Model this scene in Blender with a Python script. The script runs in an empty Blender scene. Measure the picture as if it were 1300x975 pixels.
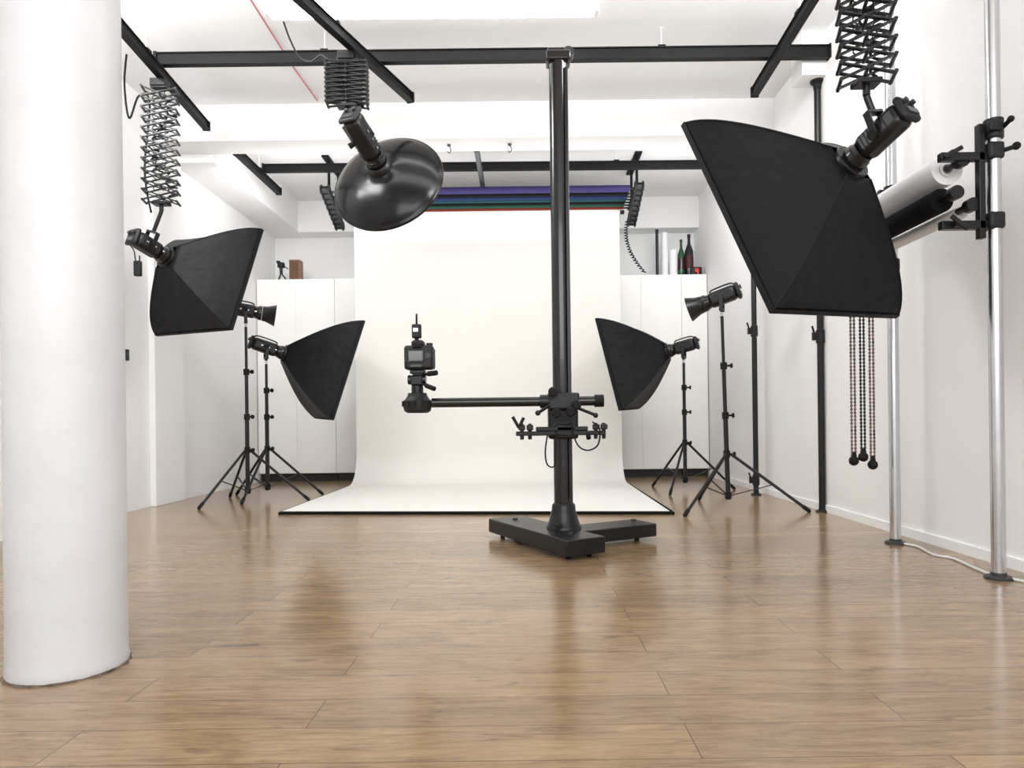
import bpy, bmesh, math, random
from mathutils import Vector, Matrix
random.seed(7)
PI = math.pi
V = Vector
F, H, CX, CY, ROLL = 850.0, 0.66, 668.0, 534.0, math.radians(0.7)
cR, sR = math.cos(ROLL), math.sin(ROLL)
COL = bpy.context.scene.collection

def true_xy(px, py):
    dx, dy = px - CX, CY - py
    return cR*dx + sR*dy, -sR*dx + cR*dy
def P(px, py, d):                      # point of the photograph at depth d
    x, y = true_xy(px, py)
    return V((x*d/F, d, H + y*d/F))
def Pz(px, py, z):                     # point of the photograph at height z
    x, y = true_xy(px, py)
    d = (z - H)*F/y
    return V((x*d/F, d, z))

# ------------------------------------------------------------------ materials
def new_mat(name):
    m = bpy.data.materials.new(name); m.use_nodes = True
    nt = m.node_tree
    return m, nt, nt.nodes['Principled BSDF']
def mat(name, col, rough=.5, metal=0, var=.06, scale=12, bump=0, bscale=60, emit=0, coat=0, spec=.5):
    m, nt, b = new_mat(name)
    tc = nt.nodes.new('ShaderNodeTexCoord')
    nz = nt.nodes.new('ShaderNodeTexNoise'); nz.inputs['Scale'].default_value = scale; nz.inputs['Detail'].default_value = 4
    nt.links.new(tc.outputs['Object'], nz.inputs['Vector'])
    rp = nt.nodes.new('ShaderNodeValToRGB')
    rp.color_ramp.elements[0].position = .3; rp.color_ramp.elements[1].position = .7
    rp.color_ramp.elements[0].color = (*[c*(1-var) for c in col], 1)
    rp.color_ramp.elements[1].color = (*[min(1, c*(1+var)) for c in col], 1)
    nt.links.new(nz.outputs['Fac'], rp.inputs['Fac'])
    nt.links.new(rp.outputs['Color'], b.inputs['Base Color'])
    b.inputs['Roughness'].default_value = rough
    b.inputs['Metallic'].default_value = metal
    b.inputs['Coat Weight'].default_value = coat
    b.inputs['Specular IOR Level'].default_value = spec
    if emit:
        nt.links.new(rp.outputs['Color'], b.inputs['Emission Color'])
        b.inputs['Emission Strength'].default_value = emit
    if bump:
        n2 = nt.nodes.new('ShaderNodeTexNoise'); n2.inputs['Scale'].default_value = bscale; n2.inputs['Detail'].default_value = 5
        nt.links.new(tc.outputs['Object'], n2.inputs['Vector'])
        bp = nt.nodes.new('ShaderNodeBump'); bp.inputs['Strength'].default_value = bump; bp.inputs['Distance'].default_value = .01
        nt.links.new(n2.outputs['Fac'], bp.inputs['Height'])
        nt.links.new(bp.outputs['Normal'], b.inputs['Normal'])
    return m
WALL = mat('white_wall_paint', (.92,.92,.922), .75, var=.012, scale=1.5, bump=.08, bscale=25)
CEIL = mat('white_ceiling_paint', (.85,.85,.85), .8, var=.015, scale=2)
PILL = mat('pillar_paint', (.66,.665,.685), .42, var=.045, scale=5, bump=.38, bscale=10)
CABM = mat('cabinet_white', (.94,.94,.91), .35, var=.01, scale=2)
PLINTH = mat('plinth_black', (.012,.012,.012), .5)
BLK = mat('black_metal', (.006,.006,.0065), .34, var=.2, spec=.4)
RAILM = mat('rail_black', (.005,.005,.0055), .55, var=.2, spec=.2)
BLKG = mat('gloss_black', (.005,.005,.0055), .2, var=.2, coat=.2)
BLKM = mat('matt_black_plastic', (.008,.008,.009), .5, var=.2, bump=.1, bscale=300, spec=.4)
DISHM = mat('dish_black', (.004,.004,.0045), .21, var=.1, spec=.33)
RUB = mat('rubber_black', (.006,.006,.006), .7, spec=.3)
FAB = mat('softbox_fabric', (.004,.0045,.0055), .55, var=.25, scale=25, bump=1.0, bscale=11, spec=.22)
GREY = mat('dark_grey_plastic', (.030,.030,.033), .45)
SILV = mat('silver_metal', (.55,.55,.56), .3, metal=1, var=.05)
CHROME = mat('brushed_aluminium', (.64,.65,.67), .24, metal=1, var=.04, scale=30)
DIFF = mat('white_diffuser', (.85,.85,.84), .8, var=.02)
PAPER = mat('white_paper', (.785,.77,.735), .85, var=.006, scale=1.5)
ROLLW = mat('white_roll', (.90,.90,.92), .75, var=.02, spec=.3)
LCD = mat('screen_grey', (.045,.05,.055), .15)
REDC = mat('red_cable', (.60,.19,.21), .6)
WHC = mat('white_cable', (.75,.75,.75), .5)
SCUFF = mat('scuffed_edge', (.13,.10,.08), .8, var=.8, scale=25)
BROWN = mat('brown_wood', (.30,.16,.09), .5, var=.3, scale=20)
GREEN = mat('green_glass', (.01,.07,.025), .15)
WINE = mat('dark_red_glass', (.03,.008,.012), .2)
REDL = mat('red_digit', (.9,.03,.02), .4, emit=3)
TUBE = mat('fluorescent_glow', (1,1,.98), .4, var=0, emit=8)
CORD1 = mat('dark_bead', (.012,.010,.010), .5, var=.5, scale=80)
CORD2 = mat('flecked_bead', (.15,.105,.095), .5, var=.95, scale=45)
R_PURP = mat('purple_paper', (.026,.018,.080), .7, spec=.2)
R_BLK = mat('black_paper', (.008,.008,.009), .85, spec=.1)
R_BLUE = mat('blue_paper', (.011,.022,.085), .7, spec=.2)
R_TEAL = mat('teal_paper', (.010,.050,.068), .7, spec=.2)
R_GRN = mat('green_paper', (.014,.065,.042), .7, spec=.2)
R_RED = mat('red_paper', (.17,.026,.014), .7, spec=.2)

def wood():
    m, nt, b = new_mat('oak_laminate')
    N, L = nt.nodes.new, nt.links.new
    tc = N('ShaderNodeTexCoord')
    br = N('ShaderNodeTexBrick'); br.offset = .37; br.offset_frequency = 2
    br.inputs['Color1'].default_value = (0,0,0,1); br.inputs['Color2'].default_value = (1,1,1,1)
    br.inputs['Mortar'].default_value = (.5,.5,.5,1)
    br.inputs['Scale'].default_value = 1; br.inputs['Mortar Size'].default_value = .0014
    br.inputs['Mortar Smooth'].default_value = .3
    br.inputs['Brick Width'].default_value = 1.3; br.inputs['Row Height'].default_value = .15
    L(tc.outputs['Object'], br.inputs['Vector'])
    rnd = N('ShaderNodeMath'); rnd.operation = 'MULTIPLY'; rnd.inputs[1].default_value = 37
    L(br.outputs['Color'], rnd.inputs[0])
    comb = N('ShaderNodeCombineXYZ'); L(rnd.outputs[0], comb.inputs['X']); L(rnd.outputs[0], comb.inputs['Z'])
    add = N('ShaderNodeVectorMath'); add.operation = 'ADD'
    L(tc.outputs['Object'], add.inputs[0]); L(comb.outputs[0], add.inputs[1])
    def noise(sc, scale, det, rough, dist):
        mp = N('ShaderNodeMapping'); mp.inputs['Scale'].default_value = sc
        L(add.outputs[0], mp.inputs['Vector'])
        n = N('ShaderNodeTexNoise'); n.inputs['Scale'].default_value = scale; n.inputs['Detail'].default_value = det
        n.inputs['Roughness'].default_value = rough; n.inputs['Distortion'].default_value = dist
        L(mp.outputs[0], n.inputs['Vector']); return n
    n1 = noise((2.4, 26, 1), 3.0, 11, .72, 1.1)         # fine grain
    n2 = noise((1.2, 6, 1), 2.0, 5, .6, 1.5)             # broad bands
    n3 = noise((4.5, 13, 1), 1.6, 2, .5, .4)             # knots
    mx = N('ShaderNodeMix'); mx.data_type = 'FLOAT'; mx.inputs['Factor'].default_value = .36
    L(n1.outputs['Fac'], mx.inputs[2]); L(n2.outputs['Fac'], mx.inputs[3])
    rp = N('ShaderNodeValToRGB'); e = rp.color_ramp.elements
    e[0].position = .33; e[0].color = (.140,.084,.042,1)
    e[1].position = .67; e[1].color = (.45,.308,.176,1)
    k = e.new(.455); k.color = (.270,.174,.093,1)
    k = e.new(.56); k.color = (.355,.235,.130,1)
    L(mx.outputs[0], rp.inputs['Fac'])
    kn = N('ShaderNodeMapRange'); kn.inputs['From Min'].default_value = .66; kn.inputs['From Max'].default_value = .78
    kn.inputs['To Min'].default_value = 1; kn.inputs['To Max'].default_value = .5
    L(n3.outputs['Fac'], kn.inputs['Value'])
    tone = N('ShaderNodeMapRange'); tone.inputs['To Min'].default_value = .88; tone.inputs['To Max'].default_value = 1.10
    L(br.outputs['Color'], tone.inputs['Value'])
    tm = N('ShaderNodeMath'); tm.operation = 'MULTIPLY'; L(tone.outputs[0], tm.inputs[0]); L(kn.outputs[0], tm.inputs[1])
    mul = N('ShaderNodeVectorMath'); mul.operation = 'SCALE'
    L(rp.outputs['Color'], mul.inputs[0]); L(tm.outputs[0], mul.inputs['Scale'])
    mix = N('ShaderNodeMix'); mix.data_type = 'RGBA'
    fm = N('ShaderNodeMath'); fm.operation = 'MULTIPLY'; fm.inputs[1].default_value = .85
    L(br.outputs['Fac'], fm.inputs[0])
    L(fm.outputs[0], mix.inputs['Factor']); L(mul.outputs[0], mix.inputs[6]); mix.inputs[7].default_value = (.07,.035,.018,1)
    L(mix.outputs[2], b.inputs['Base Color'])
    rr = N('ShaderNodeMapRange'); rr.inputs['To Min'].default_value = .15; rr.inputs['To Max'].default_value = .24
    L(n1.outputs['Fac'], rr.inputs['Value']); L(rr.outputs[0], b.inputs['Roughness'])
    b.inputs['Specular IOR Level'].default_value = .5
    b.inputs['Coat Weight'].default_value = .2; b.inputs['Coat Roughness'].default_value = .15
    bp = N('ShaderNodeBump'); bp.inputs['Strength'].default_value = .03; bp.inputs['Distance'].default_value = .003
    L(n1.outputs['Fac'], bp.inputs['Height']); L(bp.outputs['Normal'], b.inputs['Normal'])
    return m
WOOD = wood()

# ------------------------------------------------------------------ mesh builder
def frame(n, up=V((0,0,1))):
    n = n.normalized()
    s = n.cross(up)
    if s.length < 1e-4: s = n.cross(V((0,1,0)))
    s.normalize()
    return s, s.cross(n).normalized(), n
def rotm(n, up=V((0,0,1))):            # columns: side, up, axis
    s, u, a = frame(n, up)
    return Matrix((s, u, a)).transposed().to_4x4()
def wl(o):
    v = V((0,0,0))
    while o: v = v + o.location; o = o.parent
    return v
class MB:
    def __init__(s): s.bm = bmesh.new()
    def box(s, c, size, R=None):
        M = Matrix.Translation(c) @ (R or Matrix.Identity(4)) @ Matrix.Diagonal((*size, 1))
        bmesh.ops.create_cube(s.bm, size=1, matrix=M); return s
    def ball(s, c, r, seg=14):
        bmesh.ops.create_uvsphere(s.bm, u_segments=seg, v_segments=max(6, seg//2), radius=r, matrix=Matrix.Translation(c)); return s
    def rings(s, rings, closed_ends=True):
        vs = [[s.bm.verts.new(p) for p in r] for r in rings]
        n = len(vs[0])
        for a, b in zip(vs[:-1], vs[1:]):
            for i in range(n):
                s.bm.faces.new((a[i], a[(i+1) % n], b[(i+1) % n], b[i]))
        if closed_ends:
            s.bm.faces.new(vs[0][::-1]); s.bm.faces.new(vs[-1])
        return s
    def tube(s, a, b, r, r2=None, seg=16):
        a, b = V(a), V(b); r2 = r if r2 is None else r2
        x, y, n = frame(b - a)
        rg = lambda c, q: [c + x*q*math.cos(2*PI*i/seg) + y*q*math.sin(2*PI*i/seg) for i in range(seg)]
        return s.rings([rg(a, r), rg(b, r2)])
    def lathe(s, o, ax, prof, seg=32, ends=True):
        x, y, n = frame(V(ax)); o = V(o)
        return s.rings([[o + n*t + x*r*math.cos(2*PI*i/seg) + y*r*math.sin(2*PI*i/seg) for i in range(seg)] for t, r in prof], ends)
    def path(s, pts, r, seg=8, smooth=0):
        pts = [V(p) for p in pts]
        if smooth:
            out = []
            for i in range(len(pts)-1):
                p0 = pts[max(i-1, 0)]; p1 = pts[i]; p2 = pts[i+1]; p3 = pts[min(i+2, len(pts)-1)]
                for k in range(smooth):
                    t = k/smooth
                    out.append(.5*((2*p1) + (p2-p0)*t + (2*p0-5*p1+4*p2-p3)*t*t + (3*p1-p0-3*p2+p3)*t**3))
            pts = out + [pts[-1]]
        rg = []; x = None
        for i, p in enumerate(pts):
            tng = (pts[min(i+1, len(pts)-1)] - pts[max(i-1, 0)]).normalized()
            if x is None: x, y, _ = frame(tng)
            else:
                x = (x - tng*x.dot(tng)).normalized(); y = tng.cross(x)
            rg.append([p + x*r*math.cos(2*PI*k/seg) + y*r*math.sin(2*PI*k/seg) for k in range(seg)])
        return s.rings(rg)
    def prism(s, pts, h):              # polygon in XY at its z, extruded up by h
        lo = [s.bm.verts.new(p) for p in pts]; hi = [s.bm.verts.new(V(p)+V((0,0,h))) for p in pts]
        n = len(lo)
        s.bm.faces.new(lo[::-1]); s.bm.faces.new(hi)
        for i in range(n): s.bm.faces.new((lo[i], lo[(i+1) % n], hi[(i+1) % n], hi[i]))
        return s
    def build(s, name, m, parent=None, bevel=0, ang=38):
        bmesh.ops.recalc_face_normals(s.bm, faces=s.bm.faces)
        me = bpy.data.meshes.new(name); s.bm.to_mesh(me); s.bm.free()
        o = bpy.data.objects.new(name, me); COL.objects.link(o)
        me.materials.append(m)
        if parent:
            o.parent = parent; off = wl(parent)
        else:
            xs = [v.co for v in me.vertices]
            lo = [min(c[i] for c in xs) for i in range(3)]; hi = [max(c[i] for c in xs) for i in range(3)]
            off = V(((lo[0]+hi[0])/2, (lo[1]+hi[1])/2, lo[2])); o.location = off
        me.transform(Matrix.Translation(-off))
        for p in me.polygons: p.use_smooth = True
        me.set_sharp_from_angle(angle=math.radians(ang))
        if bevel:
            b = o.modifiers.new('bevel', 'BEVEL'); b.width = bevel; b.segments = 2; b.limit_method = 'ANGLE'; b.angle_limit = math.radians(40)
        return o
def tag(o, label, cat, group=None):
    o['label'] = label; o['category'] = cat
    if group: o['group'] = group
    return o
def thing(name, label, cat, loc, group=None):
    o = bpy.data.objects.new(name, None); COL.objects.link(o); o.location = V(loc); o.empty_display_size = .1
    return tag(o, label, cat, group)
def struct(name, mb, m, bevel=0):
    o = mb.build(name, m, None, bevel); o['kind'] = 'structure'; return o
def B(x0, x1, y0, y1, z0, z1):
    return MB().box(((x0+x1)/2, (y0+y1)/2, (z0+z1)/2), (x1-x0, y1-y0, z1-z0))

# ------------------------------------------------------------------ room shell
XL, XR, YB, YF, ZC = -3.05, 2.08, 8.2, -1.6, 3.3
struct('floor', B(XL-.2, XR+.2, YF, YB+.2, -.1, 0), WOOD)
struct('ceiling', B(XL-.2, XR+.2, YF, YB+.2, ZC, ZC+.1), CEIL)
struct('wall_left', B(XL-.15, XL, YF, YB+.2, 0, ZC), WALL)
struct('wall_right', B(XR, XR+.15, YF, YB+.2, 0, ZC), WALL)
struct('wall_back', B(XL, XR, YB, YB+.15, 0, ZC), WALL)
struct('trim_1', B(XL, XR, 5.53, 5.80, 3.0, ZC), CEIL)                 # downstand beam
struct('trim_2', B(XL, -2.68, 5.80, YB, 2.93, ZC), WALL)               # bulkhead along the left wall
struct('trim_3', B(1.915, XR, 4.575, 4.76, 3.0, ZC), CEIL)             # boxing over the black pole
struct('trim_4', B(XL, XL+.05, 5.42, 5.88, 0, 3.0), WALL, .004)        # pilaster
struct('trim_5', B(-2.68, XR, 7.95, YB, 2.93, ZC), WALL)               # beam on the back wall
struct('baseboard_right', B(XR-.012, XR, YF, 7.6, 0, .05), WALL)

# pillar, foreground left
pc = V((-1.262, 1.838, 0))
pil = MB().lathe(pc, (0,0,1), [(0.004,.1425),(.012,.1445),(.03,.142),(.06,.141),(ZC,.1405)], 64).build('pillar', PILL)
pil['kind'] = 'structure'
tag(pil, 'thick round white painted pillar in the left foreground', 'pillar')
rg = []
for t_, r0 in ((0,.1470),(.005,.1452),(.0055,.138)):
    ring = []
    for i in range(128):
        w_ = .0050*math.sin(i*.71)*math.sin(i*.23+.6)+.0022*math.sin(i*2.3)
        r_ = r0+(w_ if r0 > .14 else 0)
        ring.append(pc+V((math.cos(2*PI*i/128)*r_, math.sin(2*PI*i/128)*r_, t_)))
    rg.append(ring)
MB().rings(rg).build('scuffed_edge', SCUFF, pil)

# ------------------------------------------------------------------ cabinets
CT = 2.3
def cabinet(x0, x1, doors, label):
    t = thing('cabinet', label, 'cabinet', ((x0+x1)/2, 7.9, 0), 'tall white storage cabinets')
    B(x0, x1, 7.625, YB-.005, .09, CT).build('body', CABM, t, .003)
    B(x0+.005, x1-.005, 7.66, YB-.01, 0, .09).build('plinth', PLINTH, t)
    w = (x1-x0)/doors
    for i in range(doors):
        B(x0+i*w+.0008, x0+(i+1)*w-.0008, 7.6, 7.624, .095, CT-.003).build('door', CABM, t, .0012)
cabinet(-3.04, -2.16, 2, 'tall white two door cabinet in the back left corner, dark box on top')
cabinet(-2.158, -1.25, 2, 'tall white cabinet half hidden behind the left edge of the paper backdrop')
cabinet(.86, 1.778, 2, 'tall white cabinet behind the right edge of the paper backdrop with bottles above')
cabinet(1.78, 2.07, 1, 'narrow single door white cabinet in the back right corner')

def on_cab(px, d=7.78): 
    p = P(px, 345, d); return V((p.x, d, CT))
# left top
p = on_cab(357)
t = thing('table_tripod', 'small black tripod with head standing on left cabinet beside brown box', 'tripod', p)
MB().tube(p+V((0,0,.10)), p+V((0,0,.17)), .018).build('pole', BLK, t)
MB().box(p+V((0,0,.20)), (.07,.06,.06)).box(p+V((-.03,0,.235)), (.04,.04,.03)).build('head', BLKM, t, .006)
for k in range(3):
    a = k*2*PI/3+.4
    MB().tube(p+V((0,0,.11)), p+V((.075*math.cos(a), .075*math.sin(a), .004)), .008).build('leg', BLK, t)
MB().tube(p+V((.02,0,.2)), p+V((.09,-.03,.15)), .006).build('handle', BLK, t)
p = on_cab(376)
t = thing('wooden_box', 'small upright brown box on top of the left cabinet', 'box', p)
MB().box(p+V((0,0,.125)), (.125,.12,.25)).build('body', BROWN, t, .004)
MB().box(p+V((0,-.062,.125)), (.10,.006,.22)).build('front_panel', mat('brown_cloth', (.15,.08,.05), .9), t)
# right top
p = on_cab(834.5); tag(MB().lathe(p, (0,0,1), [(0,.017),(.53,.017),(.53,.020),(.56,.020)], 20).build('cardboard_tube', BLK), 'thin tall black tube standing on the right cabinet', 'tube')
for px, r, h, lab in ((844,.038,.52,'tall white paper roll next to the thin black tube on right cabinet'), (855,.045,.32,'shorter fatter white paper roll on right cabinet beside green bottle')):
    p = on_cab(px)
    t = thing('paper_roll', lab, 'paper roll', p, 'white rolls on the right cabinet')
    MB().lathe(p, (0,0,1), [(0,r),(h,r)], 24).build('sheet', ROLLW, t)
    MB().lathe(p+V((0,0,h)), (0,0,1), [(.0,r*.5),(.004,r*.5)], 20).build('core', GREY, t)
def bottle(px, r, h, m, m2, lab, d=7.78):
    p = on_cab(px, d); t = thing('bottle', lab, 'bottle', p, 'bottles on the right cabinet')
    MB().lathe(p, (0,0,1), [(0,r*.95),(.01,r),(h*.6,r),(h*.72,r*.6),(h*.78,r*.36),(h*.93,r*.33)], 24).build('glass', m, t)
    MB().lathe(p+V((0,0,h*.93)), (0,0,1), [(0,r*.4),(h*.07,r*.4)], 20).build('cap', m2, t)
    MB().lathe(p+V((0,0,h*.2)), (0,0,1), [(0,r*1.02),(h*.3,r*1.02)], 24).build('paper_label', WINE if m is GREEN else mat('dark_red_label', (.06,.010,.010), .6), t)
bottle(865, .040, .44, GREEN, GREEN, 'green glass bottle on the right cabinet beside white roll')
bottle(875, .050, .50, BLKG, WINE, 'tall black bottle with red band on the right cabinet')
p = on_cab(884, 7.70)
t = thing('timer', 'small black digital timer showing a red 4 on the right cabinet edge', 'clock', p)
MB().box(p+V((0,0,.05)), (.12,.05,.10)).build('case', BLK, t, .006)
dg = MB()
for (x, z, w, h) in ((-.012,.066,.006,.030),(.012,.05,.006,.062),(0,.051,.030,.006)):
    dg.box(p+V((x,-.027,z)), (w,.004,h))
dg.build('digit', REDL, t)

# ------------------------------------------------------------------ paper backdrop
tl, tr = P(449,262,7.08), P(786,262,7.08)
zt = 2.86
fl, fr = V((-1.785,4.87,0)), V((.985,4.63,0))
zb, Rr = .022, .32
prof = []
for i in range(12): prof.append((0, zt + (zb+Rr - zt)*i/11))
for i in range(1, 19):
    a = i/18*PI/2
    prof.append((Rr*(1-math.cos(a)), zb+Rr*(1-math.sin(a))))
mb = MB(); bm = mb.bm; NC = 12; grid = []
for (off, z) in prof:
    grid.append([bm.verts.new((tl.x+(tr.x-tl.x)*c/NC, 7.08-off, z)) for c in range(NC+1)])
for i in range(1, 13):
    k = i/12
    row = []
    for c in range(NC+1):
        q = c/NC
        a = V((tl.x+(tr.x-tl.x)*q, 7.08-Rr, zb)); b = fl.lerp(fr, q); b.z = zb
        row.append(bm.verts.new(a.lerp(b, k)))
    grid.append(row)
for a, b in zip(grid[:-1], grid[1:]):
    for c in range(NC): bm.faces.new((a[c], a[c+1], b[c+1], b[c]))
t = thing('backdrop', 'white seamless paper backdrop hanging at the back and curving onto the floor', 'backdrop', (-.4,6.9,0))
o = mb.build('paper_sweep', PAPER, t)
MB().lathe((tl.x-.01,7.14,zt+.01), (1,0,0), [(0,.055),(tr.x-tl.x+.02,.055)], 24).build('paper_roll', PAPER, t)
MB().lathe((tl.x-.06,7.14,zt+.01), (1,0,0), [(0,.022),(tr.x-tl.x+.12,.022)], 16).build('core_tube', BLK, t)
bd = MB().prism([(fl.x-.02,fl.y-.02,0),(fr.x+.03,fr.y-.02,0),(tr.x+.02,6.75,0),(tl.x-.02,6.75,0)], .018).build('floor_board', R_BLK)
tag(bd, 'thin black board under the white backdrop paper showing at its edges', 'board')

# coloured rolls above the backdrop, each a little lower and further back than the one before
ROLLS = ((241,6.62,.034,R_PURP,'thick purple paper roll, topmost of the rolls above the backdrop'),
         (247.5,6.72,.020,R_BLK,'black paper roll directly below the purple roll'),
         (251.5,6.80,.018,R_BLUE,'dark blue paper roll among the rolls above the backdrop'),
         (255,6.87,.017,R_TEAL,'dark teal paper roll below the dark blue roll'),
         (258.5,6.94,.016,R_BLK,'black paper roll between the teal and green rolls'),
         (262,7.00,.016,R_GRN,'thin green paper roll just above the red roll'),
         (265.5,7.06,.014,R_RED,'thinnest orange red roll, lowest above the white backdrop'))
ends = []
for (py, d, r, m, lab) in ROLLS:
    z = P(668,py,d).z; x0, x1 = -1.74, 1.05; ends.append((d, z))
    t = thing('backdrop_roll', lab, 'paper roll', ((x0+x1)/2, d, z), 'coloured backdrop rolls')
    MB().lathe((x0,d,z), (1,0,0), [(0,r),(x1-x0,r)], 20).build('paper', m, t)
    MB().lathe((x0-.17,d,z), (1,0,0), [(0,.009),(x1-x0+.24,.009)], 12).build('core', BLK, t)
for x, sg, lab in ((-1.95,-1,'black roll hanger at the left end of the coloured rolls'), (1.14,1,'black ridged roll hanger at the right end of the coloured rolls')):
    (d0,z0),(d1,z1) = ends[0], ends[-1]
    pa, pb = V((x,d0-.06,z0+.03)), V((x,d1+.06,z1-.16))
    t = thing('roll_hanger', lab, 'bracket', pb, 'roll hangers')
    dr = pb-pa
    MB().box((pa+pb)/2, (.02,.05,dr.length), rotm(dr, V((0,1,0))) @ Matrix.Rotation(PI/2,4,'Z')).tube((x,d0+.1,z0-.02), (x,d0+.1,ZC), .014).tube((x,d1,z1-.1), (x,d1,ZC), .014).box((x,(d0+d1)/2+.05,ZC-.01), (.07,.60,.02)).build('plate', RAILM, t, .002)
    for i in range(8):
        c = pa.lerp(pb, (i+.5)/8)
        MB().lathe(c-V((.045,0,0)), (1,0,0), [(0,.045),(.012,.052),(.02,.036),(.07,.036),(.078,.052),(.09,.045)], 18).build('drive_wheel', BLKM, t)
    for d, z in ends:
        MB().box((x-.01*sg,d,z-.016), (.07,.03,.012)).box((x-.01*sg,d-.018,z-.004), (.07,.006,.03)).build('hook', BLK, t)

# ------------------------------------------------------------------ ceiling rails
def rail(a, b, label, m=RAILM, hang=2, w=.05, h=.06, stops=True):
    a, b = V(a), V(b); d = (b-a); L = d.length; n = d.normalized()
    t = thing('ceiling_rail', label, 'ceiling rail', (a+b)/2, 'ceiling rails')
    R = rotm(n); s, u, _ = frame(n)
    MB().box((a+b)/2, (w*.55, h, L), R).box((a+b)/2+u*h*.5, (w, .008, L), R).box((a+b)/2-u*h*.5, (w, .010, L), R).build('track', m, t, .002)
    for k in range(hang):
        p = a.lerp(b, (k+.5)/hang)
        hg = MB().tube(p+V((0,0,h*.5)), (p.x,p.y,ZC-.002), .003, seg=10).box((p.x,p.y,ZC-.002), (.02,.02,.003)).build('hanger', CEIL, t)
        MB().box(p+V((0,0,h*.5+.008)), (.05,.05,.012)).build('clip', m, hg)
    if stops:
        for p in (a, b): MB().box(p, (w*1.15, h*1.25, .022), R).build('end_stop', m, t, .003)
    return t
def ext(a, b, d):                       # prolong a-b to depth d
    k = (d-a.y)/(b.y-a.y); return a + (b-a)*k
ZL, ZX = 3.045, 3.125
rail(Pz(199,76,ZX), Pz(1053,66,ZX), 'long black cross rail spanning the room in front of the ceiling beam', hang=2, h=.075)
a, b = Pz(335,214,ZX), Pz(888,209,ZX); b2 = a+(b-a)*((2.04-a.x)/(b.x-a.x))
rail(a, b2, 'long black cross rail behind the ceiling beam above the backdrop', hang=2, h=.068)
a, b = Pz(155,36,ZL), Pz(262,160,ZL); rail(ext(a,b,3.3), b, 'black rail at upper left carrying the left softbox pantograph', hang=1)
a, b = Pz(385,0,ZL), Pz(521,124,ZL); rail(ext(a,b,3.2), b, 'black rail carrying the pantograph of the round dish', hang=1)
a, b = Pz(1030,0,ZL), Pz(958,117,ZL); rail(ext(a,b,3.1), b, 'black rail at upper right in front of the wall', hang=1)
a, b = Pz(300,192,ZL), Pz(354,243,ZL); rail(a, b, 'short black rail beyond the beam near the left bulkhead', hang=1)
a, b = Pz(605,188,ZL), Pz(614,244,ZL); rail(a, ext(a,b,6.95), 'grey aluminium rail beyond the beam above the middle of the backdrop', GREY, hang=1, w=.04)
rail((-2.4,2.62,ZX), (2.0,2.62,ZX), 'nearest black cross rail carrying the large right softbox pantograph', hang=3)

# fluorescent fitting
a, b = Pz(340,20,3.235), Pz(757,16,3.235); n = (b-a).normalized(); R = rotm(n)
t = thing('ceiling_light', 'long white fluorescent batten glowing on the ceiling', 'ceiling light', (a+b)/2)
MB().box((a+b)/2+V((0,0,.042)), (.05,.044,(b-a).length), R).build('housing', CEIL, t, .004)
for k in (-1, 1):
    MB().tube(a+n*.03+V((0,.020*k,0)), b-n*.03+V((0,.020*k,0)), .013).build('tube', TUBE, t)
for q in (a, b): MB().box(q+V((0,0,.012)), (.075,.04,.03), R).build('end_cap', DIFF, t, .004)

# cables on the ceiling
tag(MB().path([Pz(316,-4,3.292), Pz(345,42,3.292), Pz(372,85,3.292), Pz(403,128,3.292)], .005).build('ceiling_cable', REDC), 'thin red cable running across the ceiling to the beam', 'cable')
p = [P(354,8,4.4),P(366,45,4.4),P(380,72,4.38),P(395,78,4.35),P(408,70,4.33),P(420,80,4.31)]
tag(MB().path(p, .006, smooth=6).build('power_cable', BLK), 'black power cable looping down to the dish pantograph', 'cable')
for px in (570, 647):
    q = P(px,186,5.66); q.z = 3.0
    t = thing('ceiling_hook', 'left grey hook under the beam, nearer the round dish' if px == 570 else 'right grey hook under the beam, nearer the column of the stand', 'hook', q, 'hooks under the beam')
    MB().tube(q, q-V((0,0,.012)), .016).build('plate', GREY, t)
    MB().path([q-V((0,0,.01)), q+V((.012,0,-.03)), q+V((.015,0,-.055)), q+V((0,0,-.07)), q+V((-.014,0,-.055))], .004, smooth=5).build('hook_wire', GREY, t)

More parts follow.
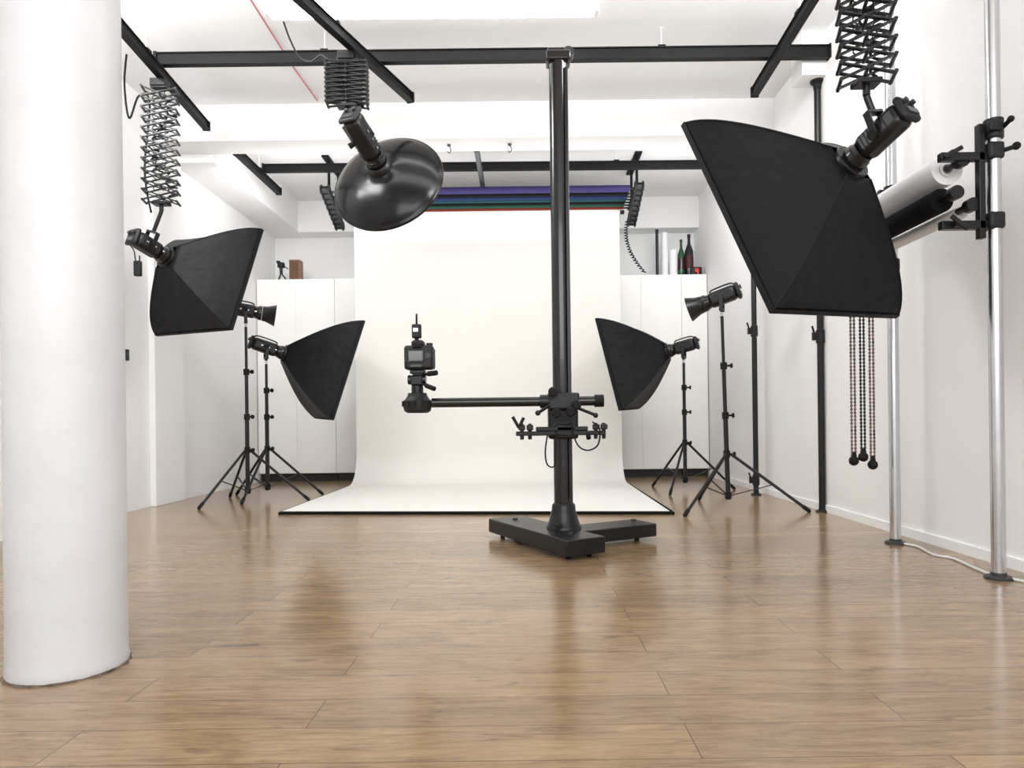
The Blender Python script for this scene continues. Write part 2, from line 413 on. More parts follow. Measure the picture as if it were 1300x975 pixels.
# ------------------------------------------------------------------ lighting gear
def pantograph(top, bot, n, w, label, ang=0.0, cable=True):
    top, bot = V(top), V(bot)
    t = thing('pantograph', label, 'pantograph', bot, 'ceiling pantographs')
    ax = bot-top; L = ax.length; ax.normalize()
    s = V((math.cos(ang), math.sin(ang), 0)); s = (s-ax*s.dot(ax)).normalized(); dpt = ax.cross(s)
    MB().box(top+V((0,0,.0)), (.10,.08,.05)).box(top-V((0,0,.028)), (w*.5,.06,.02)).build('carriage', BLK, t, .004)
    a0 = top+ax*.04; L2 = L-.10; hcell = L2/n
    mb = MB()
    for side in (-1, 1):
        for i in range(n):
            c0 = a0+ax*hcell*i+dpt*side*.04; c1 = c0+ax*hcell
            for q in (-1, 1):
                pa, pb = c0+s*w/2*q, c1-s*w/2*q
                dr = (pb-pa)
                mb.box((pa+pb)/2+dpt*.004*q, (.018,.006,dr.length+.016), rotm(dr, dpt) @ Matrix.Rotation(PI/2, 4, 'Z'))
    for i in range(n+1):
        for q in (-1, 1):
            c = a0+ax*hcell*i+s*w/2*q
            mb.tube(c-dpt*.052, c+dpt*.052, .008, seg=8)
    for i in range(n):
        c = a0+ax*hcell*(i+.5); mb.tube(c-dpt*.052, c+dpt*.052, .008, seg=8)
    mb.build('scissor_frame', BLK, t)
    for q in (-1, 1):
        pts = []
        N = int(L2/.008)
        for i in range(N):
            f = i/N; a = i*1.1
            pts.append(a0+ax*L2*f*.9+s*(w*.18*q)+(s*math.cos(a)+dpt*math.sin(a))*.012)
        MB().path(pts, .0032, 5).build('spring', BLKM, t)
    MB().box(bot-ax*.05, (w*.5,.07,.02)).tube(bot-ax*.05, bot, .014).build('spigot', BLK, t, .003)
    if cable:
        pts = []
        N = 130
        for i in range(N+1):
            f = i/N; a = i*.75
            rr = .034*(1-abs(2*f-1)**6)
            pts.append(a0+ax*(L2*f)+s*(math.sin(f*9)*w*.28)+(s*math.cos(a)+dpt*math.sin(a))*rr-dpt*.06)
        MB().path(pts, .006, 6).build('coiled_cable', RUB, t)
    return t

def monolight(A, n, mount, label, L=.30, down=False, k=1.0):
    """strobe head: front face at A, looking along n, mounted at point `mount`"""
    n = V(n).normalized(); A = V(A); R = rotm(n); s, u, _ = frame(n)
    mid = A-n*L*.5
    t = thing('strobe_light', label, 'studio light', mid, 'black strobe heads')
    MB().lathe(A, -n, [(0,.064*k),(.012,.066*k),(.03,.064*k),(.032,.058*k),(.05,.056*k)], 28).build('front_ring', BLKG, t)
    MB().box(A-n*(.045+(L-.075)/2), (.108*k,.116*k,L-.075), R).build('body', BLK, t, .030*k)
    MB().box(A-n*(L-.02), (.116*k,.124*k,.030), R).build('rear_panel', BLKM, t, .014)
    pk = A-n*(L-.003)
    for q in (-1, 1):
        MB().tube(pk+u*.025*k+s*.025*q*k, pk+u*.025*k+s*.025*q*k-n*.012, .012*k).build('control_knob', GREY, t)
    MB().box(pk-u*.025*k, (.07*k,.03*k,.006), R).build('display', LCD, t)
    fn = MB()
    for j in range(7): fn.box(A-n*(.08+j*.02*k), (.114*k,.080*k,.006), R)
    fn.build('cooling_fins', BLKM, t, .001)
    if down:
        MB().path([A-n*.07+u*.058*k, A-n*.09+u*.078*k, A-n*(L-.06)+u*.078*k, A-n*(L-.035)+u*.058*k], .006, smooth=4).build('handle', BLK, t)
    for j in (-.2, 0.1, .4):
        MB().box(mid+n*j*.2+s*.058*k, (.004,.010,.016), R).build('button', SILV, t)
    mount = V(mount); md = (mount-mid); md.normalize()
    sd = md.cross(n).normalized()
    yk = MB()
    for q in (-1, 1): yk.box(mid+sd*.066*q*k+md*.045*k, (.010,.026,.12*k), rotm(md, n))
    yk.box(mid+md*.105*k, (.012,.028,.142*k), rotm(sd, n)).tube(mid+md*.10*k, mount, .013)
    yk.build('yoke', BLK, t, .002)
    MB().tube(mid+sd*.068*k, mid+sd*.096*k, .016, .019, 12).build('tilt_knob', RUB, t)
    return t

def solve_rect(pT, pB, pO, d, r, y1, y2):
    def ev(a, c):
        b = d-(a+c)/2
        Bv, T, O = P(*pB, b), P(*pT, b+a), P(*pO, b+c)
        e1, e2 = T-Bv, O-Bv
        return (e1.dot(e2), e2.length-r*e1.length), (T, Bv, O)
    for _ in range(200):
        f, _p = ev(y1, y2); h = 1e-4
        fa, _p = ev(y1+h, y2); fc, _p = ev(y1, y2+h)
        J = ((fa[0]-f[0])/h, (fc[0]-f[0])/h, (fa[1]-f[1])/h, (fc[1]-f[1])/h)
        det = J[0]*J[3]-J[1]*J[2]
        if abs(det) < 1e-9: break
        s1 = (f[0]*J[3]-f[1]*J[1])/det; s2 = (J[0]*f[1]-J[2]*f[0])/det
        m = max(1, abs(s1)/.05, abs(s2)/.05)
        y1 -= s1/m; y2 -= s2/m
        if abs(s1)+abs(s2) < 1e-7: break
    f, pts = ev(y1, y2)
    return pts

def softbox(pT, pB, pO, d, r, y1, y2, depth, label, bow=.55):
    T, Bv, O = solve_rect(pT, pB, pO, d, r, y1, y2)
    e1, e2 = T-Bv, O-Bv; C = (T+O)/2
    n = e1.cross(e2).normalized()
    if n.y < 0: n = -n
    A = C-n*depth; u, v = e2/2, e1/2
    t = thing('softbox', label, 'softbox', A, 'black softboxes')
    ku, kv = .075/u.length, .075/v.length
    per = []
    Q = 10
    for sd in range(4):
        for q in range(Q):
            f = -1+2*q/Q
            per.append(((f,-1),(1,f),(-f,1),(-1,-f))[sd]+(q/Q,))
    rg = []
    NT = 16
    for i in range(NT+1):
        tt = i/NT
        k = bow*math.sin(tt*PI/2)+(1-bow)*tt
        row = []
        for (a, b, q) in per:
            sag = 1-.055*math.sin(PI*q)*math.sin(PI*tt)
            row.append(A+n*depth*tt+u*a*(ku+(1-ku)*k)*sag+v*b*(kv+(1-kv)*k)*sag)
        rg.append(row)
    sh = MB().rings(rg, False); so = sh.build('shell', FAB, t, ang=30)
    so.modifiers.new('thick', 'SOLIDIFY').thickness = .004
    lip = [[C+n*z+u*a*g+v*b*g for (a, b, q) in per] for z, g in ((-.012,.998),(-.008,1.003),(.014,1.003),(.014,.992),(-.004,.985))]
    MB().rings(lip, False).build('front_lip', FAB, t)
    df = MB(); g = [[df.bm.verts.new(C+n*(.002+.010*(1-x*x)*(1-y*y))+u*x*.985+v*y*.985) for x in [-1+2*i/8 for i in range(9)]] for y in [-1+2*i/8 for i in range(9)]]
    for i in range(8):
        for j in range(8): df.bm.faces.new((g[i][j], g[i][j+1], g[i+1][j+1], g[i+1][j]))
    df.build('diffuser', DIFF, t)
    for sd in range(4):
        MB().path([r_[sd*Q] for r_ in rg], .0035, 6).build('rod_seam', RUB, t)
    MB().lathe(A-n*.012, n, [(0,.066),(0,.080),(.03,.080),(.03,.066)], 28).build('speed_ring', BLK, t, .002)
    return A-n*.014, n

def light_stand(x, y, top, r, angs, apex, label, lean=(0,0)):
    t = thing('light_stand', label, 'light stand', (x,y,0), 'black light stands')
    tp = V((x+lean[0], y+lean[1], top)); b0 = V((x,y,.07))
    at = lambda z: b0.lerp(tp, (z-.07)/(top-.07))
    z1, z2 = apex+.28, apex+.28+(top-apex-.28)*.5
    MB().tube(b0, at(z1), .0175).build('lower_tube', BLK, t)
    MB().tube(at(z1), at(z2), .0145).build('middle_tube', BLK, t)
    MB().tube(at(z2), tp, .0115).build('upper_tube', BLK, t)
    for z in (z1, z2, apex, .10):
        c = MB().tube(at(z-.025), at(z+.025), .024).build('collar', RUB, t, .002)
        if z > .2:
            MB().tube(at(z), at(z)+V((.05,-.012,0)), .008).tube(at(z)+V((.045,-.011,0)), at(z)+V((.06,-.014,0)), .017).build('knob', RUB, c)
    for a in angs:
        dr = V((math.cos(a), math.sin(a), 0))
        pa = V((x,y,apex))+dr*.022; pf = V((x,y,.012))+dr*r
        lg = MB().tube(pa, pf, .011, seg=10).build('leg', BLK, t)
        MB().tube(pf+(pa-pf).normalized()*.05, pf, .0145, seg=10).ball(pf, .0135).build('rubber_foot', RUB, lg)
        q0, q1 = V((x,y,.1))+dr*.02, pa.lerp(pf,.55)
        MB().box((q0+q1)/2, (.014,.006,(q1-q0).length), rotm(q1-q0)).build('brace', BLK, t)
    MB().tube(tp, tp+V((0,0,.03)), .009).build('spigot', SILV, t)
    return tp+V((0,0,.03))

def reflector(A, n, label, r0=.062, r1=.090, dep=.10):
    n = V(n).normalized()
    t = thing('reflector_dish', label, 'reflector', A, 'small cone reflectors')
    MB().lathe(A, n, [(0,r0),(.02,r0+.002),(.035,r0+.004),(dep,r1),(dep+.006,r1+.003),(dep+.006,r1-.004),(dep,r1-.006),(.03,r0-.004)], 32, False).build('cone', BLK, t)
    MB().lathe(A+n*.008, n, [(0,r0-.008),(.02,r0-.008)], 24).build('lamp_glass', DIFF, t)

# --- left softbox on pantograph
A, n = softbox((333,291),(294,418),(198,426), 5.0, 1.0, .27, .61, .36, 'square black softbox hanging at left beside the white pillar', .65)
L = .26; mid = A-n*L*.5
m = P(205,268,mid.y)
monolight(A, n, m, 'black strobe head behind the left hanging softbox', L, k=.95)
pantograph((m.x, m.y, ZL-.055), m, 11, .21, 'extended scissor pantograph at upper left above the left softbox', .25)
p = A-n*(L-.02)
t = thing('radio_receiver', 'small black receiver dangling on a cable from the left strobe head', 'receiver', P(175,352,p.y))
q0 = P(175,341,p.y-.10)
MB().box(q0, (.045,.03,.10)).build('case', BLKM, t, .006)
MB().path([p+V((0,-.05,-.06)), P(170,318,p.y-.12), P(172,330,p.y-.11), q0+V((0,0,.045))], .004, smooth=6).build('cord', RUB, t)
MB().tube(q0+V((.012,0,.05)), q0+V((.012,0,.085)), .004).build('antenna', RUB, t)
tag(MB().path([P(162,58,4.78),P(158,105,4.72),P(164,150,4.7),P(176,122,4.7),P(190,130,4.7),P(184,205,4.68),P(186,240,4.66),P(192,270,4.66)], .007, smooth=8).build('power_cable', RUB), 'black cable looping beside the left pantograph', 'cable')

# --- beauty dish
dn = V((.185,.908,-.368)).normalized()
Ad = P(481,211,4.44)
S, SD = 1.05, .92
t = thing('beauty_dish', 'large round glossy black dish hanging left of the tall column', 'beauty dish', Ad)
MB().lathe(Ad, dn, [(a*SD,b*S) for a,b in [(0,.075),(.018,.085),(.030,.14),(.052,.20),(.085,.265),(.12,.317),(.15,.350),(.166,.362),(.170,.372),(.180,.376),(.186,.374),(.186,.366),(.178,.360),(.158,.344),(.125,.310),(.09,.256),(.058,.192),(.04,.12)]], 64, False).build('bowl', DISHM, t, ang=60)
MB().lathe(Ad+dn*.035, dn, [(a*SD,b*S) for a,b in [(0,.118),(.024,.188),(.055,.250),(.09,.300),(.13,.336)]], 48, False).build('white_lining', DIFF, t)
MB().lathe(Ad+dn*.07, dn, [(0,.09),(.006,.09)], 32).build('deflector', SILV, t)
MB().lathe(Ad-dn*.035, dn, [(0,.070),(.012,.085),(.04,.092)], 28).build('mount_ring', BLK, t)
Lh = .36; A = Ad-dn*.037
hn = V((.30,.76,-.55)).normalized()
mid = A-hn*Lh*.5
m = P(441,145,mid.y)
monolight(A, hn, m, 'black strobe head on the back of the round dish', Lh, k=1.08)
pantograph((m.x, m.y, ZL-.055), m, 9, .25, 'compressed scissor pantograph above the round dish', .1)

# --- large right softbox
A, n = softbox((867,157),(980,395),(1140,402), 3.0, .8, .42, .59, .34, 'largest black softbox hanging in front of the right wall', .62)
mid = A-n*.135
m = P(1100,122,mid.y)
monolight(A, n, m, 'black strobe head behind the largest softbox at right', .27, k=.84)
pantograph((m.x, m.y, ZX-.06), m, 16, .19, 'scissor pantograph at upper right above the largest softbox', -.3)

# --- stand lights, left
zt1 = light_stand(-2.36, 5.66, 1.48, .50, [math.radians(a) for a in (248,5,130)], .44, 'tall black light stand at left carrying the cone reflector light', (0,0))
n = V((.9,.38,-.14)).normalized()
m = zt1; mid = m+V((0,0,.11)); A = mid+n*.13
monolight(A, n, m, 'black strobe head on the left stand, partly behind the left softbox', .26, True, .93)
reflector(A+n*.002, n, 'black cone reflector on the left stand pointing right')
A, n = softbox((462,407),(422,533),(400,531), 6.25, .85, .05, .75, .50, 'black softbox on the left light stand in front of the backdrop edge')
mid = A-n*.15; 
zt2 = light_stand(mid.x, mid.y, mid.z-.15, .47, [math.radians(a) for a in (266,26,146)], .44, 'black light stand carrying the left floor softbox')
monolight(A, n, zt2, 'black strobe head behind the left floor softbox', .30, True, .95)
# --- stand lights, right
A, n = softbox((757,404),(787,521),(811,519), 6.4, .85, .05, .75, .48, 'black softbox on the right light stand in front of the backdrop edge')
mid = A-n*.14
zt3 = light_stand(mid.x, mid.y, mid.z-.15, .45, [math.radians(a) for a in (240,0,120)], .44, 'black light stand carrying the right floor softbox')
monolight(A, n, zt3, 'black strobe head behind the right floor softbox', .28, True, .95)
zt4 = light_stand(1.46, 4.86, 1.40, .54, [math.radians(a) for a in (222,335,98)], .40, 'tall black light stand at right carrying the cone reflector light', (-.03,0))
n = V((-.87,.36,-.30)).normalized()
mid = zt4+V((0,0,.11)); A = mid+n*.14
monolight(A, n, zt4, 'black strobe head on the right stand pointing left, with cone reflector', .28, True, .93)
reflector(A+n*.002, n, 'black cone reflector on the right stand pointing left')

# --- chain bundle, drawn as a coil, hanging from the right roll hanger
yy = 6.75
pts = []
for i in range(120):
    f = i/119; c = P(796+22*f*f-4*math.sin(PI*f), 280+66*f, yy)
    pts.append(c+V((math.cos(i*1.0)*.016, math.sin(i*1.0)*.016, 0)))
tag(MB().path(pts, .006, 6).build('hanging_chain', RUB), 'black chain bundle hanging below the right end of the coloured rolls', 'cable')

# ------------------------------------------------------------------ wall poles
def pole(px, py, d, ztop, r, m, label, clamps=(), name='support_pole'):
    x = P(px,py,d).x
    t = thing(name, label, 'pole', (x,d,0), 'floor to ceiling poles')
    MB().tube((x,d,.012), (x,d,ztop-.03), r, seg=24).build('tube', m, t)
    MB().lathe((x,d,0), (0,0,1), [(0,r*2.0),(.007,r*2.0),(.012,r*1.75),(.014,r*1.12),(.026,r*1.08)], 28).build('foot', BLKM if m is BLK else GREY, t)
    MB().lathe((x,d,ztop), (0,0,-1), [(0,r*2.1),(.012,r*2.1),(.03,r*1.25),(.06,r*1.15)], 24).build('head_pad', RUB, t)
    for z in clamps:
        c = MB().tube((x,d,z-.045), (x,d,z+.045), r*1.35, seg=20).build('clamp', BLK, t, .003)
        MB().box((x-r*1.6,d-r*.6,z), (.05,.022,.055)).tube((x-r*2.2,d-r,z+.01), (x-r*2.6-.02,d-r-.03,z+.065), .007).build('lever', BLK, c)
    return x
pole(1044,650,4.66,3.0,.022,BLK,'tall black pole on the right wall next to the softbox corner',(1.22,))
pole(960,628,5.72,3.0,.022,BLK,'black pole furthest back on the right wall behind the reflector light',(1.40,.13))
xa = pole(1137,690,3.47,ZC,.026,CHROME,'chrome pole behind the largest softbox on the right wall',())
xb = pole(1268,735,2.70,ZC,.026,CHROME,'nearest chrome pole on the right wall carrying the roll bracket',())

# roll brackets on the chrome poles
RX1, RZ1, RX2, RZ2, RX3, RZ3 = xb-.125, 1.690, xb-.150, 1.560, xb-.085, 1.51
def roll_bracket(x, d, sgn, reach, plug, label):
    t = thing('roll_bracket', label, 'bracket', (x,d,1.4), 'roll brackets on chrome poles')
    MB().box((x-.055,d,1.60), (.026,.03,.46)).build('upright_bar', BLK, t, .003)
    for z in (1.70, 1.425):
        MB().box((x-reach/2,d,z), (reach,.030,.034)).build('arm', BLK, t, .003)
    for z in (1.72, 1.44):
        c = MB().box((x-.005,d,z), (.064,.066,.070)).build('pole_clamp', BLKM, t, .012)
        if z > 1.6:
            MB().tube((x+.03,d-.02,z), (x+.065,d-.03,z+.01), .009).ball(V((x+.07,d-.03,z+.012)), .016).build('clamp_knob', RUB, c)
    c = MB().tube((x,d,1.77), (x,d,1.85), .036, seg=18).box((x-.02,d-.035,1.81), (.05,.03,.04)).build('top_collar', BLKM, t, .004)
    MB().tube((x+.02,d-.03,1.81), (x+.02,d-.065,1.82), .009).ball(V((x+.02,d-.07,1.822)), .013).build('collar_knob', RUB, c)
    for (z, xx) in ((RZ1,RX1), (RZ2,RX2), (RZ3,RX3)):
        MB().tube((xx,d,z), (xx,d+sgn*plug,z), .014, seg=14).tube((xx,d-.005,z), (xx,d+sgn*.03,z), .028, seg=18).build('roll_plug', BLK, t)
    w = MB().tube((x-.17,d-.01,1.425), (x-.17,d-.045,1.425), .014)
    w.box((x-.17,d-.045,1.425), (.085,.010,.018), Matrix.Rotation(.7,4,'Y')).build('wing_nut', BLK, t, .003)
    w = MB().tube((x-.19,d-.01,1.705), (x-.19,d-.045,1.705), .012)
    w.box((x-.19,d-.045,1.705), (.08,.010,.018), Matrix.Rotation(-.5,4,'Y')).build('wing_nut', BLK, t, .003)
roll_bracket(xb, 2.70, 1, .22, .095, 'black clamp bracket on the nearest chrome pole holding paper rolls')
roll_bracket(xa, 3.47, -1, .27, .055, 'black clamp bracket on the chrome pole behind the largest softbox')
def wall_roll(x, z, r, m, label, y0=2.80, y1=3.41):
    t = thing('wall_roll', label, 'paper roll', (x,(y0+y1)/2,z), 'paper rolls on the right wall')
    MB().lathe((x,y0,z), (0,1,0), [(0,r*.5),(0,r),(y1-y0,r),(y1-y0,r*.5)], 32, False).build('sheet', m, t)
    MB().lathe((x,y0-.003,z), (0,1,0), [(0,r*.5),(0,r*.3),(y1-y0+.006,r*.3),(y1-y0+.006,r*.5)], 28, False).build('core', R_BLK if m is R_BLK else ROLLW, t)
wall_roll(RX1, RZ1, .066, ROLLW, 'fat white roll on the right wall bracket, topmost')
wall_roll(RX2, RZ2, .050, R_BLK, 'black roll below the fat white roll on the right wall')
wall_roll(RX3+.020, RZ3, .027, ROLLW, 'lower white roll beside the black roll on the right wall')

# pull chains
for px, pyb, m, lab in ((1084,585,CORD2,'flecked pull chain with black ball, left of three at the right wall'),
                        (1096,580,CORD1,'darkest pull chain between two others at the right wall'),
                        (1108,590,CORD2,'flecked pull chain with black ball, right of three at the right wall')):
    d = 3.40
    q = P(px,pyb,d); tpz = 1.44
    t = thing('pull_chain', lab, 'chain', q, 'pull chains under the wall rolls')
    bd_ = MB()
    for sx in (-.009, .009):
        z = q.z+.02
        while z < tpz:
            bd_.lathe((q.x+sx,d,z), (0,0,1), [(0,.003),(.005,.0068),(.011,.0068),(.016,.003)], 6); z += .018
        bd_.tube((q.x+sx,d,q.z+.02), (q.x+sx,d,tpz), .003, seg=5)
    bd_.build('beads', m, t)
    MB().ball(q, .025).tube(q, q+V((0,0,.045)), .015, .011).build('weight', RUB, t)
    MB().tube((q.x,d-.012,tpz), (q.x,d+.012,tpz), .022, seg=18).tube((q.x,d,tpz), (q.x,3.46,tpz-.01), .008).build('drive_wheel', BLK, t)

# white cable on floor by the right wall
pts = [Pz(x,y,.006) for x,y in ((1146,690),(1165,694),(1185,704),(1210,709),(1235,720),(1258,729),(1300,738))]
tag(MB().path([V((min(p.x,2.06),p.y,.006)) for p in pts], .006, smooth=8).build('floor_cable', WHC), 'white cable lying along the foot of the right wall', 'cable')

# switch box, left wall
p = P(158,450,5.02)
t = thing('wall_switch', 'small black switch box on the left wall beside the pillar', 'switch', (XL+.02,5.02,p.z))
MB().box((XL+.025,5.04,p.z), (.05,.07,.085)).build('case', BLKM, t, .004)
MB().box((XL+.054,5.04,p.z), (.008,.03,.04)).build('rocker', GREY, t, .002)

# ------------------------------------------------------------------ camera stand
cx, cy = .188, 3.46
st = thing('camera_stand', 'tall black column camera stand on a T shaped base in mid room', 'camera stand', (cx,cy,0))
MB().tube((cx,cy,.10), (cx,cy,2.50), .049, seg=40).build('column', BLKG, st)
MB().box((cx+.034,cy-.043,1.36), (.012,.012,2.2)).build('column_rack', BLK, st)
MB().lathe((cx,cy,.098), (0,0,1), [(0,.090),(.012,.090),(.02,.084),(.10,.062),(.125,.060),(.135,.052)], 36).build('column_flange', BLK, st)
dA = V((.48,-.877,0)).normalized(); dB = V((.877,.48,0)).normalized()
cA = V((.075,3.515,0))
RA = Matrix((V((-dA.y,dA.x,0)), dA, V((0,0,1)))).transposed().to_4x4()
RB = Matrix((V((-dB.y,dB.x,0)), dB, V((0,0,1)))).transposed().to_4x4()
MB().box(cA+V((0,0,.064)), (.22,.84,.078), RA).build('base_beam', BLK, st, .006)
cB = V((cx,cy,0))+dB*.27
MB().box(cB+V((0,0,.060)), (.20,.52,.070), RB).build('base_outrigger', BLK, st, .006)
sA = V((-dA.y,dA.x,0))
for p in (cA+dA*.35-sA*.06, cA+dA*.35+sA*.06, cA-dA*.36-sA*.05, cA-dA*.36+sA*.05, cB+dB*.2):
    MB().tube(V((p.x-.012,p.y,.022)), V((p.x+.012,p.y,.022)), .022, seg=18).box(V((p.x,p.y,.032)), (.03,.03,.02)).build('caster', RUB, st)
for p in (cA+dA*.28, cA-dA*.30, cB+dB*.18):
    MB().tube(V((p.x,p.y,.10)), V((p.x,p.y,.112)), .014, seg=14).build('bolt', GREY, st)
fb = cA+dA*.18-sA*.02
MB().tube(V((fb.x,fb.y,.10)), V((fb.x,fb.y,.14)), .008).box(V((fb.x,fb.y,.14)), (.06,.02,.012)).build('brake_pedal', BLK, st, .002)
MB().box((cx,cy,2.525), (.125,.105,.05)).box((cx-.01,cy,2.56), (.09,.06,.03)).build('column_cap', BLKG, st, .008)
MB().tube((cx+.052,cy-.03,2.55), (cx+.052,cy+.03,2.55), .028, seg=20).build('pulley', GREY, st)
MB().box((cx,cy-.01,.682), (.150,.15,.235)).build('carriage', BLKM, st, .012)
ay, az = cy-.095, .755
MB().box((cx,ay+.01,az), (.16,.07,.085)).build('arm_clamp', BLK, st, .01)
MB().tube((-.472,ay,az), (.385,ay,az), .024, seg=24).build('arm', BLKG, st)
MB().tube((.345,ay,az), (.39,ay,az), .031, seg=24).build('arm_end_cap', RUB, st)
MB().tube((-.10+.17,ay,az), (.115,ay,az), .034, seg=24).build('arm_collar', BLK, st)
for (x, z, ln) in ((cx-.055,.80,.05),(cx+.03,.70,.06),(cx-.04,.695,.055),(cx+.06,.735,.05)):
    MB().tube((x,ay-.02,z), (x,ay-.02-ln,z), .010).lathe((x,ay-.02-ln,z), (0,-1,0), [(0,.021),(.018,.024),(.026,.018)], 14).build('clamp_knob', RUB, st)
MB().tube((cx-.07,ay-.03,.735), (cx-.125,ay-.07,.70), .008).ball(V((cx-.13,ay-.072,.697)), .014).build('lever', BLK, st)
MB().tube((cx+.07,ay-.03,.72), (cx+.15,ay-.06,.685), .008).ball(V((cx+.155,ay-.062,.682)), .013).build('lever', BLK, st)
by, bz = ay-.01, .595
MB().box((cx-.02,by,bz), (.44,.05,.022)).box((cx-.01,by,bz+.022), (.26,.03,.022)).build('accessory_bar', BLK, st, .004)
MB().box((cx+.01,by+.02,bz+.01), (.10,.07,.07)).build('bar_clamp', BLKM, st, .008)
for x in (cx-.21, cx-.17, cx+.16, cx+.2):
    MB().tube((x,by,bz-.03), (x,by,bz+.05), .010, seg=12).box((x,by-.012,bz+.03), (.034,.03,.026)).build('bar_fitting', BLK, st, .004)
MB().tube((cx-.225,by-.02,bz+.03), (cx-.255,by-.03,bz+.085), .008).tube((cx-.225,by-.02,bz+.03), (cx-.20,by-.03,bz+.08), .008).build('wing_lever', BLK, st)
MB().tube((cx+.12,by-.01,bz), (cx+.12,by-.04,bz-.025), .012).build('wing_lever', BLK, st)
tag(MB().path([V((cx-.08,by-.02,bz+.01)),V((cx-.095,by-.03,bz-.09)),V((cx-.085,by-.035,bz-.155)),V((cx-.05,by-.035,bz-.16)),V((cx-.045,by-.04,bz-.07)),V((cx-.035,by-.04,bz+.02))], .004, smooth=8).build('sync_cable', RUB), 'thin black cable looping under the left side of the stand carriage', 'cable')
tag(MB().path([V((cx+.03,by-.04,bz+.06)),V((cx+.06,by-.05,bz-.05)),V((cx+.11,by-.05,bz-.085)),V((cx+.165,by-.04,bz-.06)),V((cx+.175,by-.04,bz+.02)),V((cx+.14,by-.035,bz+.055))], .004, smooth=8).build('sync_cable', RUB), 'thin black cable looping under the right side of the stand carriage', 'cable')

# tripod head on the end of the arm
hx, hy = -.545, ay
t = thing('tripod_head', 'black tilt head on the end of the stand arm under the camera', 'tripod head', (hx,hy,.705))
MB().lathe((hx,hy,.705), (0,0,1), [(0,.050),(.01,.066),(.035,.072),(.06,.072),(.07,.060),(.085,.050),(.10,.046)], 32).build('base', BLKM, t)
kn = MB()
for k in range(12):
    a = k*PI/6; kn.tube((hx+.073*math.cos(a),hy+.073*math.sin(a),.738), (hx+.073*math.cos(a),hy+.073*math.sin(a),.765), .006, seg=8)
kn.build('grip_ribs', RUB, t)
MB().tube((hx,hy,.80), (hx,hy,.845), .030).box((hx,hy,.868), (.062,.055,.05)).build('pan_body', BLK, t, .007)
MB().tube((hx-.045,hy,.872), (hx+.045,hy,.872), .024, seg=20).build('tilt_axis', BLKG, t)
MB().box((hx+.005,hy,.91), (.075,.06,.018)).box((hx+.005,hy,.898), (.05,.05,.012)).build('quick_plate', BLK, t, .004)
MB().tube((hx+.03,hy-.01,.895), (hx+.075,hy-.04,.90), .007).tube((hx+.06,hy-.03,.899), (hx+.105,hy-.055,.902), .013).build('handle', RUB, t)
MB().tube((hx+.03,hy-.02,.85), (hx+.06,hy-.045,.835), .007).tube((hx+.05,hy-.035,.84), (hx+.095,hy-.07,.822), .012).build('handle', RUB, t)
# camera
bx_, bz_ = hx+.012, .920
t = thing('photo_camera', 'black camera seen from behind on the stand arm', 'camera', (bx_,hy,bz_))
MB().box((bx_,hy,bz_+.062), (.145,.070,.122)).build('body', BLKM, t, .014)
MB().box((bx_+.055,hy+.035,bz_+.06), (.038,.04,.11)).build('grip', RUB, t, .012)
MB().box((bx_-.005,hy+.006,bz_+.132), (.062,.075,.034)).build('viewfinder_hump', BLKM, t, .012)
MB().box((bx_-.005,hy-.037,bz_+.120), (.042,.018,.028)).build('eyepiece', RUB, t, .006)
s_ = MB().box((bx_-.012,hy-.037,bz_+.068), (.078,.008,.058)).build('screen_frame', BLKG, t, .002)
MB().box((bx_-.012,hy-.042,bz_+.068), (.064,.003,.046)).build('screen', mat('pale_screen', (.12,.125,.13), .12), s_)  # plain grey screen, no emission
for i in range(4):
    MB().tube((bx_-.062,hy-.034,bz_+.045+i*.016), (bx_-.062,hy-.039,bz_+.045+i*.016), .0045, seg=10).build('button', GREY, t)
MB().tube((bx_+.048,hy-.034,bz_+.07), (bx_+.048,hy-.041,bz_+.07), .015).build('control_dial', GREY, t)
MB().box((bx_-.012,hy-.036,bz_+.020), (.055,.004,.012)).build('lower_display', LCD, t)
MB().tube((bx_+.052,hy,bz_+.12), (bx_+.052,hy,bz_+.135), .016).build('mode_dial', BLK, t)
MB().lathe((bx_-.008,hy+.03,bz_+.075), (0,1,0), [(0,.034),(.02,.036),(.03,.040),(.08,.041),(.10,.044),(.125,.044),(.125,.038),(.12,.036)], 32).build('lens', BLKG, t)
# radio trigger
q = V((bx_-.012,hy+.002,bz_+.149))
t = thing('radio_trigger', 'black radio trigger with antenna on top of the camera', 'trigger', q)
MB().box(q+V((0,0,.006)), (.022,.024,.012)).box(q+V((0,0,.047)), (.046,.034,.070)).build('case', BLKM, t, .006)
MB().box(q+V((-.003,-.018,.052)), (.024,.003,.018)).build('display', SILV, t)
MB().tube(q+V((.0,0,.08)), q+V((0,0,.135)), .0055, .0045).build('antenna', RUB, t)

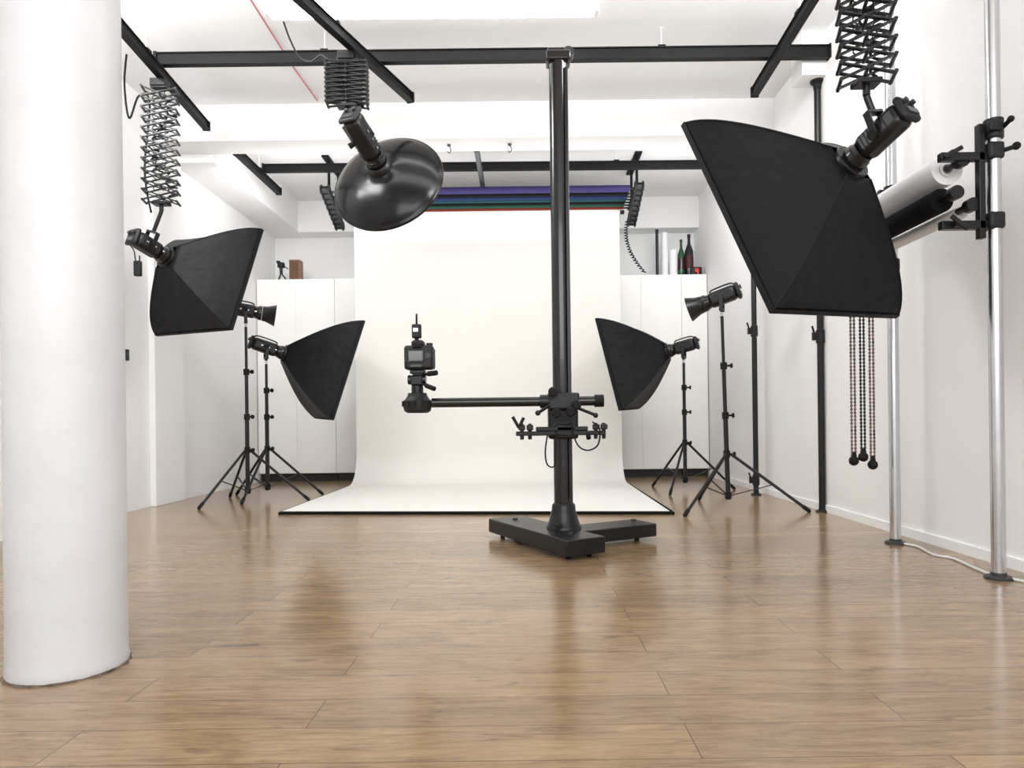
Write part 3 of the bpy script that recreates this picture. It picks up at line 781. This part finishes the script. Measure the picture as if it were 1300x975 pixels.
# ------------------------------------------------------------------ added unseen fill lamps, world light, camera
def area(name, loc, dirv, sx, sy, power, col=(1,1,1)):
    l = bpy.data.lights.new(name, 'AREA'); l.shape = 'RECTANGLE'; l.size = sx; l.size_y = sy; l.energy = power; l.color = col
    o = bpy.data.objects.new(name, l); COL.objects.link(o); o.location = loc
    o.rotation_euler = V(dirv).to_track_quat('-Z', 'Y').to_euler(); return o
area('unseen_room_fill', (.2,-1.2,2.2), (0,1,-.14), 4.0, 1.6, 82)  # unseen lamp added behind the camera to light the room
area('ceiling_fill', (-.4,3.6,3.22), (0,.8,-.5), 4.0, .5, 22)
area('side_fill_right', (1.45,3.1,3.15), (-.62,.76,-.30), 1.3, .5, 40)
area('side_fill_left', (-2.3,3.4,3.15), (.52,.82,-.30), 1.3, .5, 46)
area('ceiling_bounce_fill', (-.45,3.0,2.62), (0,.02,1), 4.6, 4.2, 9)  # added unseen area light that brightens the ceiling from below
area('back_bounce_fill', (-.4,6.35,2.55), (0,.02,1), 4.2, .9, 26)  # unseen upward light added to lift the ceiling past the beam
area('corner_fill_left', (-2.2,5.92,2.86), (-.12,.93,-.34), .8, .2, 6)
area('corner_fill_right', (1.55,5.92,2.86), (.10,.93,-.34), .8, .2, 6)
w = bpy.data.worlds.new('World'); bpy.context.scene.world = w; w.use_nodes = True
w.node_tree.nodes['Background'].inputs['Color'].default_value = (1,1,1,1)
w.node_tree.nodes['Background'].inputs['Strength'].default_value = .9

cam = bpy.data.cameras.new('view'); co = bpy.data.objects.new('view', cam); COL.objects.link(co)
cam.sensor_fit = 'HORIZONTAL'; cam.sensor_width = 36; cam.lens = 36*F/1300
cam.shift_x = -(CX-650)/1300; cam.shift_y = (CY-487.5)/1300
cam.clip_start = .05
co.matrix_world = Matrix.Translation((0,0,H)) @ Matrix.Rotation(PI/2,4,'X') @ Matrix.Rotation(-ROLL,4,'Z')
bpy.context.scene.camera = co
vs = bpy.context.scene.view_settings
vs.view_transform = 'Standard'; vs.look = 'None'; vs.exposure = .20; vs.gamma = 1
